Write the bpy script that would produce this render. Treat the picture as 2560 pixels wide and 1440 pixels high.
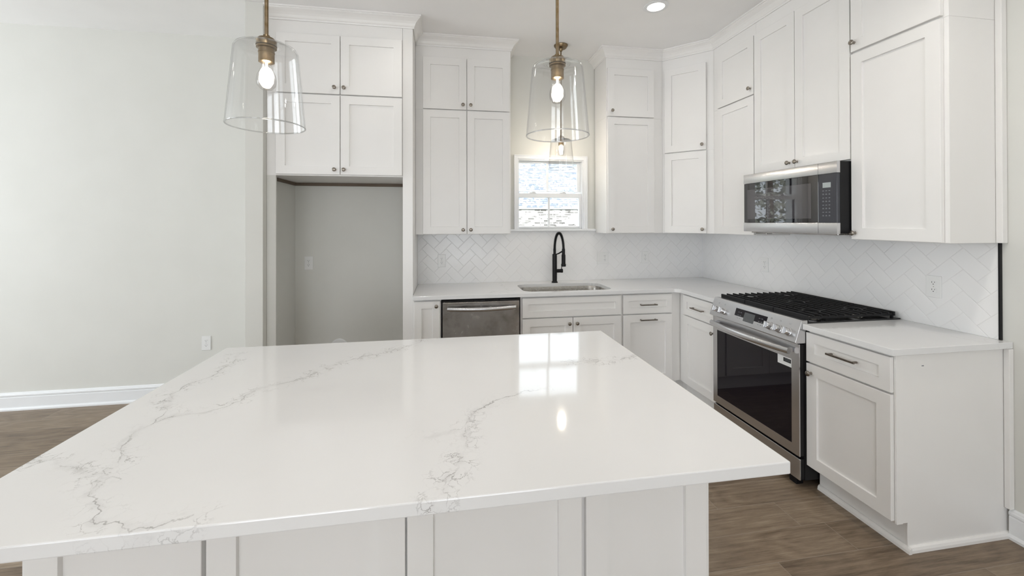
import bpy, bmesh, math, random
from mathutils import Vector, Matrix
random.seed(7)
for o in list(bpy.data.objects): bpy.data.objects.remove(o)
SC = bpy.context.scene; COL = SC.collection; PI = math.pi

# ------------------------------------------------------------------ camera, world, light, exposure
F_PX = 1031.1; CYP = 551.64; YAW = .161979; PIT = .00395; ROL = -.00174
cam_d = bpy.data.cameras.new('camera'); cam = bpy.data.objects.new('camera', cam_d); COL.objects.link(cam)
cam_d.sensor_fit = 'HORIZONTAL'; cam_d.sensor_width = 36; cam_d.lens = F_PX/2560*36
cam_d.shift_y = -(720-CYP)/2560; cam_d.clip_start = .02; cam_d.clip_end = 200
fw = Vector((math.sin(YAW)*math.cos(PIT), math.cos(YAW)*math.cos(PIT), math.sin(PIT)))
rt = Vector((math.cos(YAW), -math.sin(YAW), 0)); upv = rt.cross(fw)
r2 = rt*math.cos(ROL)+upv*math.sin(ROL); u2 = -rt*math.sin(ROL)+upv*math.cos(ROL)
m = Matrix((r2, u2, -fw)).transposed().to_4x4(); m.translation = Vector((-2.60175, -3.85329, 1.47701))
cam.matrix_world = m; SC.camera = cam

SC.view_settings.view_transform = 'Standard'; SC.view_settings.look = 'None'
SC.view_settings.gamma = 1; SC.view_settings.use_curve_mapping = False
SC.view_settings.exposure = 0.08

W = bpy.data.worlds.new('world'); SC.world = W; W.use_nodes = True
bg = W.node_tree.nodes['Background']; bg.inputs[0].default_value = (.86, .93, 1, 1); bg.inputs[1].default_value = 3.3

def area(name, loc, rot, sx, sy, power, color=(1, 1, 1)):
    l = bpy.data.lights.new(name, 'AREA'); l.shape = 'RECTANGLE'; l.size = sx; l.size_y = sy
    l.energy = power; l.color = color
    o = bpy.data.objects.new(name, l); o.location = loc; o.rotation_euler = rot; COL.objects.link(o); return o
# daylight entering the openings of the room behind the camera
for yy, pw in ((-1.55, 74), (-3.65, 24)): area('daylight_west', (-8.93, yy, 1.45), (0, -PI/2-.42, 0), 2.1, 1.7, pw, (.90, .96, 1))
for xx, pw in ((-6.6, 3), (-4.3, 42), (-2.0, 28)): area('daylight_rear', (xx, -8.43, 1.45), (PI/2+.75, 0, 0), 1.6, 2.1, pw, (.93, .965, 1))
sun = bpy.data.lights.new('sun', 'SUN'); sun.energy = 7; sun.angle = .01; sun.color = (1, .96, .9)
so = bpy.data.objects.new('sun', sun); so.rotation_euler = (math.radians(60), 0, math.radians(-12)); COL.objects.link(so)

# ------------------------------------------------------------------ materials
def nt(name):
    M = bpy.data.materials.new(name); M.use_nodes = True; t = M.node_tree
    return M, t, t.nodes['Principled BSDF']
def lk(t, a, b): t.links.new(a, b)
def N(t, kind, **kw):
    n = t.nodes.new(kind)
    for k, v in kw.items():
        if k.startswith('i_'): n.inputs[int(k[2:])].default_value = v
        else: setattr(n, k, v)
    return n
def mth(t, op, a, b=None, c=None, clamp=False):
    n = t.nodes.new('ShaderNodeMath'); n.operation = op; n.use_clamp = clamp
    for i, v in enumerate((a, b, c)):
        if v is None: continue
        if isinstance(v, (int, float)): n.inputs[i].default_value = v
        else: t.links.new(v, n.inputs[i])
    return n.outputs[0]
def vmth(t, op, a, b=None):
    n = t.nodes.new('ShaderNodeVectorMath'); n.operation = op
    for i, v in enumerate((a, b)):
        if v is None: continue
        if isinstance(v, tuple): n.inputs[i].default_value = v
        else: t.links.new(v, n.inputs[i])
    return n
def ramp(t, fac, stops):
    n = t.nodes.new('ShaderNodeValToRGB'); e = n.color_ramp.elements
    e[0].position, e[0].color = stops[0][0], (*stops[0][1], 1)
    e[1].position, e[1].color = stops[-1][0], (*stops[-1][1], 1)
    for p, c in stops[1:-1]:
        q = e.new(p); q.color = (*c, 1)
    t.links.new(fac, n.inputs[0]); return n.outputs[0]
def smooth(t, v, a, b, lo=0, hi=1):
    n = t.nodes.new('ShaderNodeMapRange'); n.interpolation_type = 'SMOOTHSTEP'
    n.inputs[1].default_value = a; n.inputs[2].default_value = b; n.inputs[3].default_value = lo; n.inputs[4].default_value = hi
    t.links.new(v, n.inputs[0]); return n.outputs[0]
def bump(t, b, h, strength=.2, dist=.001):
    n = t.nodes.new('ShaderNodeBump'); n.inputs['Strength'].default_value = strength; n.inputs['Distance'].default_value = dist
    t.links.new(h, n.inputs['Height']); t.links.new(n.outputs[0], b.inputs['Normal'])
def objco(t): return t.nodes.new('ShaderNodeTexCoord').outputs['Object']
def noise(t, co, scale, detail=3, rough=.5):
    n = t.nodes.new('ShaderNodeTexNoise'); n.inputs['Scale'].default_value = scale; n.inputs['Detail'].default_value = detail
    n.inputs['Roughness'].default_value = rough
    if co is not None: t.links.new(co, n.inputs['Vector'])
    return n.outputs[0]
def paint(name, c, rough, bs=.05, sc=180, spec=.5, var=.012):
    M, t, b = nt(name); co = objco(t)
    b.inputs['Roughness'].default_value = rough; b.inputs['Specular IOR Level'].default_value = spec
    n = noise(t, co, 3, 3)
    lo = tuple(max(0, x-var) for x in c); hi = tuple(min(1, x+var) for x in c)
    lk(t, ramp(t, n, [(.3, lo), (.7, hi)]), b.inputs['Base Color'])
    bump(t, b, noise(t, co, sc, 2), bs, .0006); return M
def scaled(t, co, s):
    n = t.nodes.new('ShaderNodeMapping'); n.inputs['Scale'].default_value = s; t.links.new(co, n.inputs[0]); return n.outputs[0]

M_WALL = paint('wall_paint', (.69, .685, .645), .62, .12, 220)
M_CEIL = paint('ceiling_paint', (.90, .895, .89), .75, .12, 200)
M_CAB = paint('white_cabinet_paint', (.845, .83, .81), .32, .03, 120)
M_TRIM = paint('trim_paint', (.82, .83, .84), .3, .02, 120)
M_PLATE = paint('outlet_plastic', (.80, .80, .79), .3, .0, 100)
M_SLOT = paint('dark_slot', (.03, .03, .03), .6, 0)
M_GAP = paint('flat_black', (.012, .012, .013), .6, 0, spec=.2, var=.003)  # black of the dishwasher body and the printed sticker band
M_BLACK = paint('matte_black_metal', (.008, .008, .009), .38, .02, 90, .22, var=.002)
M_IRON = paint('cast_iron', (.010, .010, .011), .55, .15, 400, .3, var=.003)
M_ENAMEL = paint('black_enamel', (.012, .012, .013), .12, .0, 90, var=.002)
M_BROWN = paint('raw_cleat_wood', (.16, .12, .09), .7, .1)
M_WHITE = paint('white_sticker', (.85, .85, .85), .4, 0)

def metal(name, c, rough, stretch=None, bs=.02, var=.03):
    M, t, b = nt(name); b.inputs['Metallic'].default_value = 1; b.inputs['Roughness'].default_value = rough
    co = objco(t)
    v = scaled(t, co, stretch) if stretch else co
    n = noise(t, v, 260 if stretch else 60, 2)
    lk(t, ramp(t, n, [(.3, tuple(x-var for x in c)), (.7, tuple(x+var for x in c))]), b.inputs['Base Color'])
    r = mth(t, 'MULTIPLY_ADD', n, .0 if stretch else .04, rough); lk(t, r, b.inputs['Roughness'])
    bump(t, b, n, bs, .0004); return M
M_STEEL = metal('brushed_stainless', (.64, .64, .65), .27, (.02, 1, 1), .0, .006)
def smudged():
    M, t, b = nt('smudged_stainless'); b.inputs['Metallic'].default_value = 1; co = objco(t)
    n = noise(t, co, 9, 4, .6); f_ = noise(t, scaled(t, co, (.02, 1, 1)), 700, 2)
    lk(t, ramp(t, n, [(.30, (.30, .285, .27)), (.5, (.43, .41, .395)), (.7, (.50, .485, .47))]), b.inputs['Base Color'])
    lk(t, mth(t, 'MULTIPLY_ADD', n, .18, .16), b.inputs['Roughness']); bump(t, b, f_, .02, .0003)
    b.inputs['Anisotropic'].default_value = .5; return M
M_STEEL_DW = smudged()
M_SINK = metal('sink_steel', (.42, .40, .37), .25, None, .03)
M_KNOB = metal('burnished_nickel', (.30, .27, .235), .28)
M_PULL = metal('burnished_bronze', (.24, .21, .18), .3)
M_BRASS = metal('antique_brass', (.235, .175, .105), .28)

def glossy_glass(name, tint=(1, 1, 1), edge=(.8, .8, .8), spec=1.0, ior=1.45):
    # thin clear glass: what it does not reflect goes straight through, with a tint that deepens at grazing angles
    M, t, b = nt(name); t.nodes.remove(b); out = t.nodes['Material Output']
    tr = t.nodes.new('ShaderNodeBsdfTransparent'); gl = t.nodes.new('ShaderNodeBsdfGlossy'); gl.inputs['Roughness'].default_value = .02
    lw = t.nodes.new('ShaderNodeLayerWeight'); lw.inputs[0].default_value = .5
    mixc = ramp(t, lw.outputs['Facing'], [(0, tint), (.82, tint), (1, edge)]); lk(t, mixc, tr.inputs[0])
    fc = mth(t, 'POWER', lw.outputs['Facing'], 4.0)
    mx = t.nodes.new('ShaderNodeMixShader'); lk(t, mth(t, 'MULTIPLY_ADD', fc, .60*spec, .055, True), mx.inputs[0])
    lk(t, tr.outputs[0], mx.inputs[1]); lk(t, gl.outputs[0], mx.inputs[2]); lk(t, mx.outputs[0], out.inputs[0]); return M
M_SHADE = glossy_glass('clear_shade_glass', (.993, .994, .994), (.60, .62, .62), 1.0)
M_BULB = glossy_glass('clear_bulb_glass', (.995, .99, .985), (.70, .62, .50), 1.0)
M_PANE = glossy_glass('window_glass', (.97, .98, .98), (.7, .75, .75), .8)

def emit(name, c, s):
    M, t, b = nt(name); b.inputs['Base Color'].default_value = (.8, .8, .8, 1)
    b.inputs['Emission Color'].default_value = (*c, 1); b.inputs['Emission Strength'].default_value = s; return M
M_FIL = emit('glowing_filament', (1, .82, .56), 16)
M_RIM, _t, _b = nt('solid_glass_rim'); _b.inputs['Transmission Weight'].default_value = 1; _b.inputs['Roughness'].default_value = .02; _b.inputs['IOR'].default_value = 1.5
M_CAN = emit('led_disc', (1, .93, .82), 9)

def dark_glass(name, c, rough=.03, ior=1.5):
    M, t, b = nt(name); b.inputs['Base Color'].default_value = (*c, 1); b.inputs['Roughness'].default_value = rough
    b.inputs['IOR'].default_value = ior
    lk(t, ramp(t, noise(t, objco(t), 2, 2), [(0, tuple(x*.9 for x in c)), (1, c)]), b.inputs['Base Color']); return M
M_OVEN = dark_glass('oven_black_glass', (.008, .006, .010), .03, 1.42)
M_MWG = dark_glass('microwave_black_glass', (.014, .014, .017), .02, 1.9)
M_MWW = dark_glass('microwave_window', (.075, .072, .078), .02, 1.9)
M_MWP = dark_glass('microwave_keypad', (.045, .047, .058), .08)
M_LCD = dark_glass('grey_display', (.10, .105, .11), .2)
M_LCD2 = dark_glass('pale_display', (.42, .46, .46), .25)
M_MARK = paint('printed_grey', (.20, .21, .23), .4, 0)

# quartz, with branching cracks that follow vein lines
VEINS = [
 [(-3.469,-1.917),(-3.447,-1.998),(-3.446,-2.177),(-3.487,-2.246),(-3.488,-2.331),(-3.46,-2.397),(-3.427,-2.472),(-3.413,-2.537),(-3.423,-2.591),(-3.408,-2.645),(-3.373,-2.707),(-3.352,-2.813),(-3.329,-2.864),(-3.291,-2.907),(-3.221,-2.958),(-3.166,-2.996)],
 [(-3.413,-2.537),(-3.38,-2.498),(-3.293,-2.481),(-3.244,-2.419),(-3.216,-2.327),(-3.116,-2.264),(-3.039,-2.139),(-2.993,-2.075),(-2.799,-1.956),(-2.709,-1.832)],
 [(-2.27,-2.49),(-2.373,-2.528),(-2.455,-2.56),(-2.51,-2.625),(-2.544,-2.698),(-2.555,-2.796),(-2.558,-2.884),(-2.604,-2.937),(-2.614,-2.995)],
 [(-3.556,-2.702),(-3.445,-2.756),(-3.368,-2.796),(-3.312,-2.827)],
 [(-2.096,-2.251),(-1.95,-2.266),(-1.787,-2.217)],
 [(-2.544,-2.698),(-2.604,-2.739),(-2.656,-2.74)],
 [(-3.168,-2.992),(-3.131,-2.988),(-3.08,-2.965)],
]
def quartz(name, veins, faint=.0):
    M, t, b = nt(name); co = objco(t)
    b.inputs['Roughness'].default_value = .07; b.inputs['IOR'].default_value = 1.48
    sp = t.nodes.new('ShaderNodeSeparateXYZ'); lk(t, co, sp.inputs[0])
    base = ramp(t, noise(t, co, 2.5, 4), [(.3, (.765, .763, .762)), (.7, (.795, .794, .792))])
    if veins:
        cb = t.nodes.new('ShaderNodeCombineXYZ'); lk(t, sp.outputs[0], cb.inputs[0]); lk(t, sp.outputs[1], cb.inputs[1])
        nz = t.nodes.new('ShaderNodeTexNoise'); nz.inputs['Scale'].default_value = 11; nz.inputs['Detail'].default_value = 5; nz.inputs['Roughness'].default_value = .65
        lk(t, co, nz.inputs['Vector'])
        off = vmth(t, 'SCALE', vmth(t, 'SUBTRACT', nz.outputs['Color'], (.5, .5, .5)).outputs[0]); off.inputs['Scale'].default_value = .085
        p = vmth(t, 'MULTIPLY', vmth(t, 'ADD', cb.outputs[0], off.outputs[0]).outputs[0], (1, 1, 0)).outputs[0]
        dmin = None
        for line in veins:
            for a, c in zip(line[:-1], line[1:]):
                ba = (c[0]-a[0], c[1]-a[1], 0); L2 = ba[0]**2+ba[1]**2
                pa = vmth(t, 'SUBTRACT', p, (a[0], a[1], 0)).outputs[0]
                h = vmth(t, 'DOT_PRODUCT', pa, (ba[0]/L2, ba[1]/L2, 0)).outputs['Value']
                h = mth(t, 'ADD', h, 0, None, True)
                sc = t.nodes.new('ShaderNodeVectorMath'); sc.operation = 'SCALE'; sc.inputs[0].default_value = ba; lk(t, h, sc.inputs['Scale'])
                d = vmth(t, 'DISTANCE', pa, sc.outputs[0]).outputs['Value']
                dmin = d if dmin is None else mth(t, 'MINIMUM', dmin, d)
        n2 = noise(t, co, 9, 3)
        core = smooth(t, dmin, .0004, .0029, 1, 0)
        core = mth(t, 'MULTIPLY', core, smooth(t, n2, .40, .60, .12, 1))
        # fine web of cracks close to the vein
        vo = t.nodes.new('ShaderNodeTexVoronoi'); vo.feature = 'DISTANCE_TO_EDGE'; vo.inputs['Scale'].default_value = 34
        off2 = vmth(t, 'SCALE', vmth(t, 'SUBTRACT', nz.outputs['Color'], (.5, .5, .5)).outputs[0]); off2.inputs['Scale'].default_value = .10
        lk(t, vmth(t, 'ADD', co, off2.outputs[0]).outputs[0], vo.inputs['Vector'])
        web = smooth(t, vo.outputs['Distance'], .01, .06, 1, 0)
        n3 = noise(t, co, 5, 2)
        web = mth(t, 'MULTIPLY', web, mth(t, 'MULTIPLY', smooth(t, dmin, .012, .060, 1, 0), smooth(t, n3, .40, .58, .15, 1)))
        n4 = noise(t, co, 22, 3)
        web = mth(t, 'MULTIPLY', web, smooth(t, n4, .42, .58, .1, 1))
        halo = mth(t, 'MULTIPLY', smooth(t, dmin, .0, .02, 1, 0), smooth(t, n4, .35, .65, 0, .14))
        v = mth(t, 'MAXIMUM', mth(t, 'MULTIPLY', core, .58), mth(t, 'MAXIMUM', mth(t, 'MULTIPLY', web, .55), halo))
    else:
        vo = t.nodes.new('ShaderNodeTexVoronoi'); vo.feature = 'DISTANCE_TO_EDGE'; vo.inputs['Scale'].default_value = 2.3
        nz = t.nodes.new('ShaderNodeTexNoise'); nz.inputs['Scale'].default_value = 5; nz.inputs['Detail'].default_value = 5; lk(t, co, nz.inputs['Vector'])
        off2 = vmth(t, 'SCALE', nz.outputs['Color']); off2.inputs['Scale'].default_value = .4
        lk(t, vmth(t, 'ADD', co, off2.outputs[0]).outputs[0], vo.inputs['Vector'])
        v = mth(t, 'MULTIPLY', smooth(t, vo.outputs['Distance'], .0, .012, 1, 0), smooth(t, noise(t, co, 4, 2), .5, .7, 0, .3))
    mx = t.nodes.new('ShaderNodeMix'); mx.data_type = 'RGBA'; lk(t, v, mx.inputs[0]); lk(t, base, mx.inputs[6]); mx.inputs[7].default_value = (.17, .155, .15, 1)
    lk(t, mx.outputs[2], b.inputs['Base Color']); return M
M_QI = quartz('veined_quartz', VEINS); M_QP = quartz('plain_quartz', None)

# herringbone wall tile, 3 x 6 in laid at 45 degrees
def herring(name, axis):
    M, t, b = nt(name); co = objco(t); sp = t.nodes.new('ShaderNodeSeparateXYZ'); lk(t, co, sp.inputs[0])
    X = sp.outputs[axis]; Z = sp.outputs[2]; k = .70711/.0775
    u = mth(t, 'ADD', mth(t, 'MULTIPLY', mth(t, 'ADD', X, Z), k), 100.37); v = mth(t, 'ADD', mth(t, 'MULTIPLY', mth(t, 'SUBTRACT', Z, X), k), 100.11)
    iu = mth(t, 'FLOOR', u); iv = mth(t, 'FLOOR', v); fu = mth(t, 'SUBTRACT', u, iu); fv = mth(t, 'SUBTRACT', v, iv)
    kk = mth(t, 'FLOORED_MODULO', mth(t, 'ADD', mth(t, 'SUBTRACT', iu, iv), .5), 4); kk = mth(t, 'FLOOR', kk)
    def is_(n): return mth(t, 'MULTIPLY', mth(t, 'COMPARE', kk, n, .1), 10)
    d = mth(t, 'MINIMUM', mth(t, 'MINIMUM', mth(t, 'ADD', fu, is_(1)), mth(t, 'ADD', mth(t, 'SUBTRACT', 1, fu), is_(0))),
            mth(t, 'MINIMUM', mth(t, 'ADD', fv, is_(2)), mth(t, 'ADD', mth(t, 'SUBTRACT', 1, fv), is_(3))))
    g = smooth(t, d, .004, .022, 0, 1)
    col = ramp(t, g, [(0, (.75, .745, .735)), (1, (.86, .855, .85))]); lk(t, col, b.inputs['Base Color'])
    lk(t, smooth(t, d, .01, .03, .7, .22), b.inputs['Roughness'])
    h = mth(t, 'ADD', smooth(t, d, .0, .05, 0, 1), mth(t, 'MULTIPLY', noise(t, co, 14, 2), .25))
    bump(t, b, h, .8, .0011); return M
M_TX = herring('herringbone_tile', 0); M_TY = herring('herringbone_tile_side', 1)

def floor_mat():
    M, t, b = nt('vinyl_plank_floor'); co = objco(t); sp = t.nodes.new('ShaderNodeSeparateXYZ'); lk(t, co, sp.inputs[0])
    ry = mth(t, 'DIVIDE', mth(t, 'ADD', sp.outputs[1], 2.096+.171*40), .171); row = mth(t, 'FLOOR', ry); fy = mth(t, 'SUBTRACT', ry, row)
    wn = t.nodes.new('ShaderNodeTexWhiteNoise'); wn.noise_dimensions = '1D'; lk(t, row, wn.inputs['W'])
    sh_ = wn.outputs[0]
    for ri, tv in ((40, .3385), (41, .604), (38, .570)):   # rows whose end joints show in the photo
        c_ = mth(t, 'COMPARE', row, ri, .2); sh_ = mth(t, 'ADD', mth(t, 'MULTIPLY', sh_, mth(t, 'SUBTRACT', 1, c_)), mth(t, 'MULTIPLY', c_, tv))
    rx = mth(t, 'DIVIDE', mth(t, 'ADD', mth(t, 'ADD', sp.outputs[0], 20), mth(t, 'MULTIPLY', sh_, 1.22)), 1.22); cx = mth(t, 'FLOOR', rx); fx = mth(t, 'SUBTRACT', rx, cx)
    w2 = t.nodes.new('ShaderNodeTexWhiteNoise'); w2.noise_dimensions = '2D'; cb = t.nodes.new('ShaderNodeCombineXYZ'); lk(t, row, cb.inputs[0]); lk(t, cx, cb.inputs[1]); lk(t, cb.outputs[0], w2.inputs['Vector'])
    dy = mth(t, 'MULTIPLY', mth(t, 'MINIMUM', fy, mth(t, 'SUBTRACT', 1, fy)), .171); dx = mth(t, 'MULTIPLY', mth(t, 'MINIMUM', fx, mth(t, 'SUBTRACT', 1, fx)), 1.22)
    d = mth(t, 'MINIMUM', dx, dy)
    shift = vmth(t, 'MULTIPLY', w2.outputs['Color'], (7, 7, 7)).outputs[0]
    c2 = vmth(t, 'ADD', co, shift).outputs[0]
    n0 = t.nodes.new('ShaderNodeTexNoise'); n0.inputs['Scale'].default_value = 1.6; n0.inputs['Detail'].default_value = 2; lk(t, scaled(t, c2, (1, 3, 1)), n0.inputs['Vector'])
    # growth-ring figure: bands of a slowly warped coordinate
    band = mth(t, 'MULTIPLY', n0.outputs[0], 16); tri = mth(t, 'PINGPONG', band, 1)
    g1 = noise(t, scaled(t, c2, (1.3, 24, 1)), 3, 6, .62)
    g2 = noise(t, scaled(t, c2, (9, 150, 1)), 3, 4, .6)
    s = mth(t, 'ADD', mth(t, 'MULTIPLY', g1, .62), mth(t, 'ADD', mth(t, 'MULTIPLY', g2, .30), mth(t, 'MULTIPLY', tri, .10)))
    s = mth(t, 'ADD', s, mth(t, 'MULTIPLY', mth(t, 'SUBTRACT', w2.outputs[0], .5), .20))
    c = ramp(t, s, [(.28, (.10, .068, .043)), (.44, (.19, .138, .093)), (.58, (.26, .196, .136)), (.74, (.37, .293, .215))])
    mx = t.nodes.new('ShaderNodeMix'); mx.data_type = 'RGBA'; lk(t, smooth(t, d, .0004, .0018, .6, 0), mx.inputs[0]); lk(t, c, mx.inputs[6]); mx.inputs[7].default_value = (.36, .31, .26, 1)
    lk(t, mx.outputs[2], b.inputs['Base Color']); lk(t, mth(t, 'MULTIPLY_ADD', g1, .25, .33), b.inputs['Roughness'])
    bump(t, b, mth(t, 'ADD', g2, smooth(t, d, 0, .002, 0, 1.5)), .25, .0008); return M
M_FLOOR = floor_mat()

def brick_mat():
    M, t, b = nt('whitewashed_brick'); co = objco(t); sp = t.nodes.new('ShaderNodeSeparateXYZ'); lk(t, co, sp.inputs[0])
    cb = t.nodes.new('ShaderNodeCombineXYZ'); lk(t, sp.outputs[0], cb.inputs[0]); lk(t, sp.outputs[2], cb.inputs[1])
    k = t.nodes.new('ShaderNodeTexBrick'); lk(t, cb.outputs[0], k.inputs['Vector']); k.inputs['Scale'].default_value = 1
    k.inputs['Brick Width'].default_value = .25; k.inputs['Row Height'].default_value = .083; k.inputs['Mortar Size'].default_value = .012
    k.inputs['Color1'].default_value = (.085, .083, .08, 1); k.inputs['Color2'].default_value = (.62, .61, .60, 1); k.inputs['Mortar'].default_value = (.52, .51, .50, 1)
    mx = t.nodes.new('ShaderNodeMix'); mx.data_type = 'RGBA'; lk(t, smooth(t, noise(t, scaled(t, co, (1, 1, 3)), 5, 4), .55, .68, 0, 1), mx.inputs[0])
    lk(t, k.outputs[0], mx.inputs[6]); mx.inputs[7].default_value = (.075, .07, .07, 1)
    lk(t, mx.outputs[2], b.inputs['Base Color']); b.inputs['Roughness'].default_value = .9; return M
def shingle_mat():
    M, t, b = nt('asphalt_shingles'); co = objco(t); sp = t.nodes.new('ShaderNodeSeparateXYZ'); lk(t, co, sp.inputs[0])
    cb = t.nodes.new('ShaderNodeCombineXYZ'); lk(t, sp.outputs[0], cb.inputs[0]); lk(t, sp.outputs[2], cb.inputs[1])
    k = t.nodes.new('ShaderNodeTexBrick'); lk(t, cb.outputs[0], k.inputs['Vector']); k.inputs['Scale'].default_value = 1
    k.inputs['Brick Width'].default_value = .36; k.inputs['Row Height'].default_value = .088; k.inputs['Mortar Size'].default_value = .015; k.inputs['Mortar Smooth'].default_value = .8
    k.inputs['Color1'].default_value = (.30, .32, .36, 1); k.inputs['Color2'].default_value = (.13, .155, .19, 1); k.inputs['Mortar'].default_value = (.07, .085, .115, 1)
    mx = t.nodes.new('ShaderNodeMix'); mx.data_type = 'RGBA'; lk(t, smooth(t, noise(t, co, 7, 3), .45, .6, 0, .6), mx.inputs[0])
    lk(t, k.outputs[0], mx.inputs[6]); mx.inputs[7].default_value = (.40, .42, .45, 1)
    lk(t, mx.outputs[2], b.inputs['Base Color']); b.inputs['Roughness'].default_value = .9; return M
M_BRICK = brick_mat(); M_SHING = shingle_mat()
M_LEAF = paint('leaf_green', (.34, .35, .29), .6, 0, var=.05); M_BARK = paint('bark', (.12, .09, .07), .8, .3)
M_GRASS = paint('lawn', (.15, .16, .10), .9, .2)

# ------------------------------------------------------------------ mesh helpers
class MB:
    def __init__(s): s.bm = bmesh.new()
    def box(s, x0, x1, y0, y1, z0, z1, mat=None):
        r = bmesh.ops.create_cube(s.bm, size=1)['verts']
        for v in r:
            v.co = Vector(((x0+x1)/2+v.co.x*(x1-x0), (y0+y1)/2+v.co.y*(y1-y0), (z0+z1)/2+v.co.z*(z1-z0)))
            if mat: v.co = mat @ v.co
        return s
    def lathe(s, prof, cx=0, cy=0, cz=0, seg=40, mat=None, closed=False):
        # profile of (r, z), turned about z
        rings = []
        for r, z in prof:
            if r < 1e-6: rings.append([s.bm.verts.new((0, 0, z))])
            else: rings.append([s.bm.verts.new((r*math.cos(2*PI*i/seg), r*math.sin(2*PI*i/seg), z)) for i in range(seg)])
        pr = list(zip(rings[:-1], rings[1:]))
        if closed: pr.append((rings[-1], rings[0]))
        for a, b in pr:
            for i in range(seg):
                j = (i+1) % seg
                if len(a) == 1 and len(b) == 1: continue
                if len(a) == 1: s.bm.faces.new((a[0], b[j], b[i]))
                elif len(b) == 1: s.bm.faces.new((a[i], a[j], b[0]))
                else: s.bm.faces.new((a[i], a[j], b[j], b[i]))
        T = Matrix.Translation((cx, cy, cz)) @ (mat or Matrix())
        for rg in rings:
            for v in rg: v.co = T @ v.co
        return s
    def cyl(s, r, z0, z1, cx=0, cy=0, seg=32, mat=None): return s.lathe([(0, z0), (r, z0), (r, z1), (0, z1)], cx, cy, 0, seg, mat)
    def tube(s, pts, r, seg=12, cap=True, flat=1.0):
        pts = [Vector(p) for p in pts]; rings = []; n = len(pts); up = None
        for i, p in enumerate(pts):
            t = (pts[min(i+1, n-1)]-pts[max(i-1, 0)]).normalized()
            if up is None:
                up = Vector((0, 0, 1)) if abs(t.z) < .9 else Vector((1, 0, 0))
            a = t.cross(up).normalized(); b = a.cross(t).normalized(); up = b
            rr = r[i] if isinstance(r, (list, tuple)) else r
            rings.append([s.bm.verts.new(p+a*math.cos(2*PI*k/seg)*rr*flat+b*math.sin(2*PI*k/seg)*rr) for k in range(seg)])
        for A, B in zip(rings[:-1], rings[1:]):
            for k in range(seg): s.bm.faces.new((A[k], A[(k+1) % seg], B[(k+1) % seg], B[k]))
        if cap: s.bm.faces.new(rings[0][::-1]); s.bm.faces.new(rings[-1])
        return s
    def prism(s, poly, x0, x1, axis='x', mat=None):
        # closed polygon (a, b) extruded along an axis
        def P(a, b, x): return {'x': (x, a, b), 'y': (a, x, b), 'z': (a, b, x)}[axis]
        A = [s.bm.verts.new(P(a, b, x0)) for a, b in poly]; B = [s.bm.verts.new(P(a, b, x1)) for a, b in poly]
        n = len(poly)
        for i in range(n): s.bm.faces.new((A[i], A[(i+1) % n], B[(i+1) % n], B[i]))
        s.bm.faces.new(A[::-1]); s.bm.faces.new(B)
        if mat:
            for v in A+B: v.co = mat @ v.co
        return s
    def slab(s, outer, z0, z1, holes=()):
        # horizontal slab with holes
        es = []
        for loop in [outer]+list(holes):
            vs = [s.bm.verts.new((x, y, z1)) for x, y in loop]
            for i in range(len(vs)): es.append(s.bm.edges.new((vs[i], vs[(i+1) % len(vs)])))
        f = [g for g in bmesh.ops.triangle_fill(s.bm, use_beauty=True, edges=es)['geom'] if isinstance(g, bmesh.types.BMFace)]
        r = bmesh.ops.extrude_face_region(s.bm, geom=f)['geom']
        for v in r:
            if isinstance(v, bmesh.types.BMVert): v.co.z = z0
        return s
    def shaker(s, x0, x1, z0, z1, t=.02, rail=.062, rec=.0095, y=0):
        def ring(i, yy): return [s.bm.verts.new((a, yy, b)) for a, b in ((x0+i, z0+i), (x1-i, z0+i), (x1-i, z1-i), (x0+i, z1-i))]
        R = [ring(0, y), ring(0, y-t+.0012), ring(.0012, y-t), ring(rail, y-t), ring(rail+.0015, y-t+rec)]
        for a, b in zip(R[:-1], R[1:]):
            for i in range(4): s.bm.faces.new((a[i], a[(i+1) % 4], b[(i+1) % 4], b[i]))
        s.bm.faces.new(R[-1]); s.bm.faces.new(R[0][::-1]); return s
    def build(s, name, mat, parent=None, bev=0, smooth=False, loc=None):
        bmesh.ops.recalc_face_normals(s.bm, faces=s.bm.faces)
        if smooth:
            for f in s.bm.faces: f.smooth = True
        if loc is not None:
            for v in s.bm.verts: v.co -= Vector(loc)
        me = bpy.data.meshes.new(name); s.bm.to_mesh(me); s.bm.free(); me.materials.append(mat)
        if smooth:
            try: me.set_sharp_from_angle(angle=math.radians(40))
            except Exception: pass
        o = bpy.data.objects.new(name, me); COL.objects.link(o)
        if loc is not None: o.location = loc
        if bev:
            b = o.modifiers.new('bevel', 'BEVEL'); b.width = bev; b.segments = 2; b.limit_method = 'ANGLE'; b.angle_limit = math.radians(35)
        if parent: o.parent = parent
        return o
def tag(o, label, cat, group=None):
    o['label'] = label; o['category'] = cat
    if group: o['group'] = group
    return o
def thing(name, label, cat, loc=(0, 0, 0), rz=0, group=None):
    o = bpy.data.objects.new(name, None); COL.objects.link(o); o.location = loc; o.rotation_euler = (0, 0, rz); o.empty_display_size = .05
    return tag(o, label, cat, group)
def struct(o, label=None):
    o['kind'] = 'structure'
    if label: o['label'] = label
    return o

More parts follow.
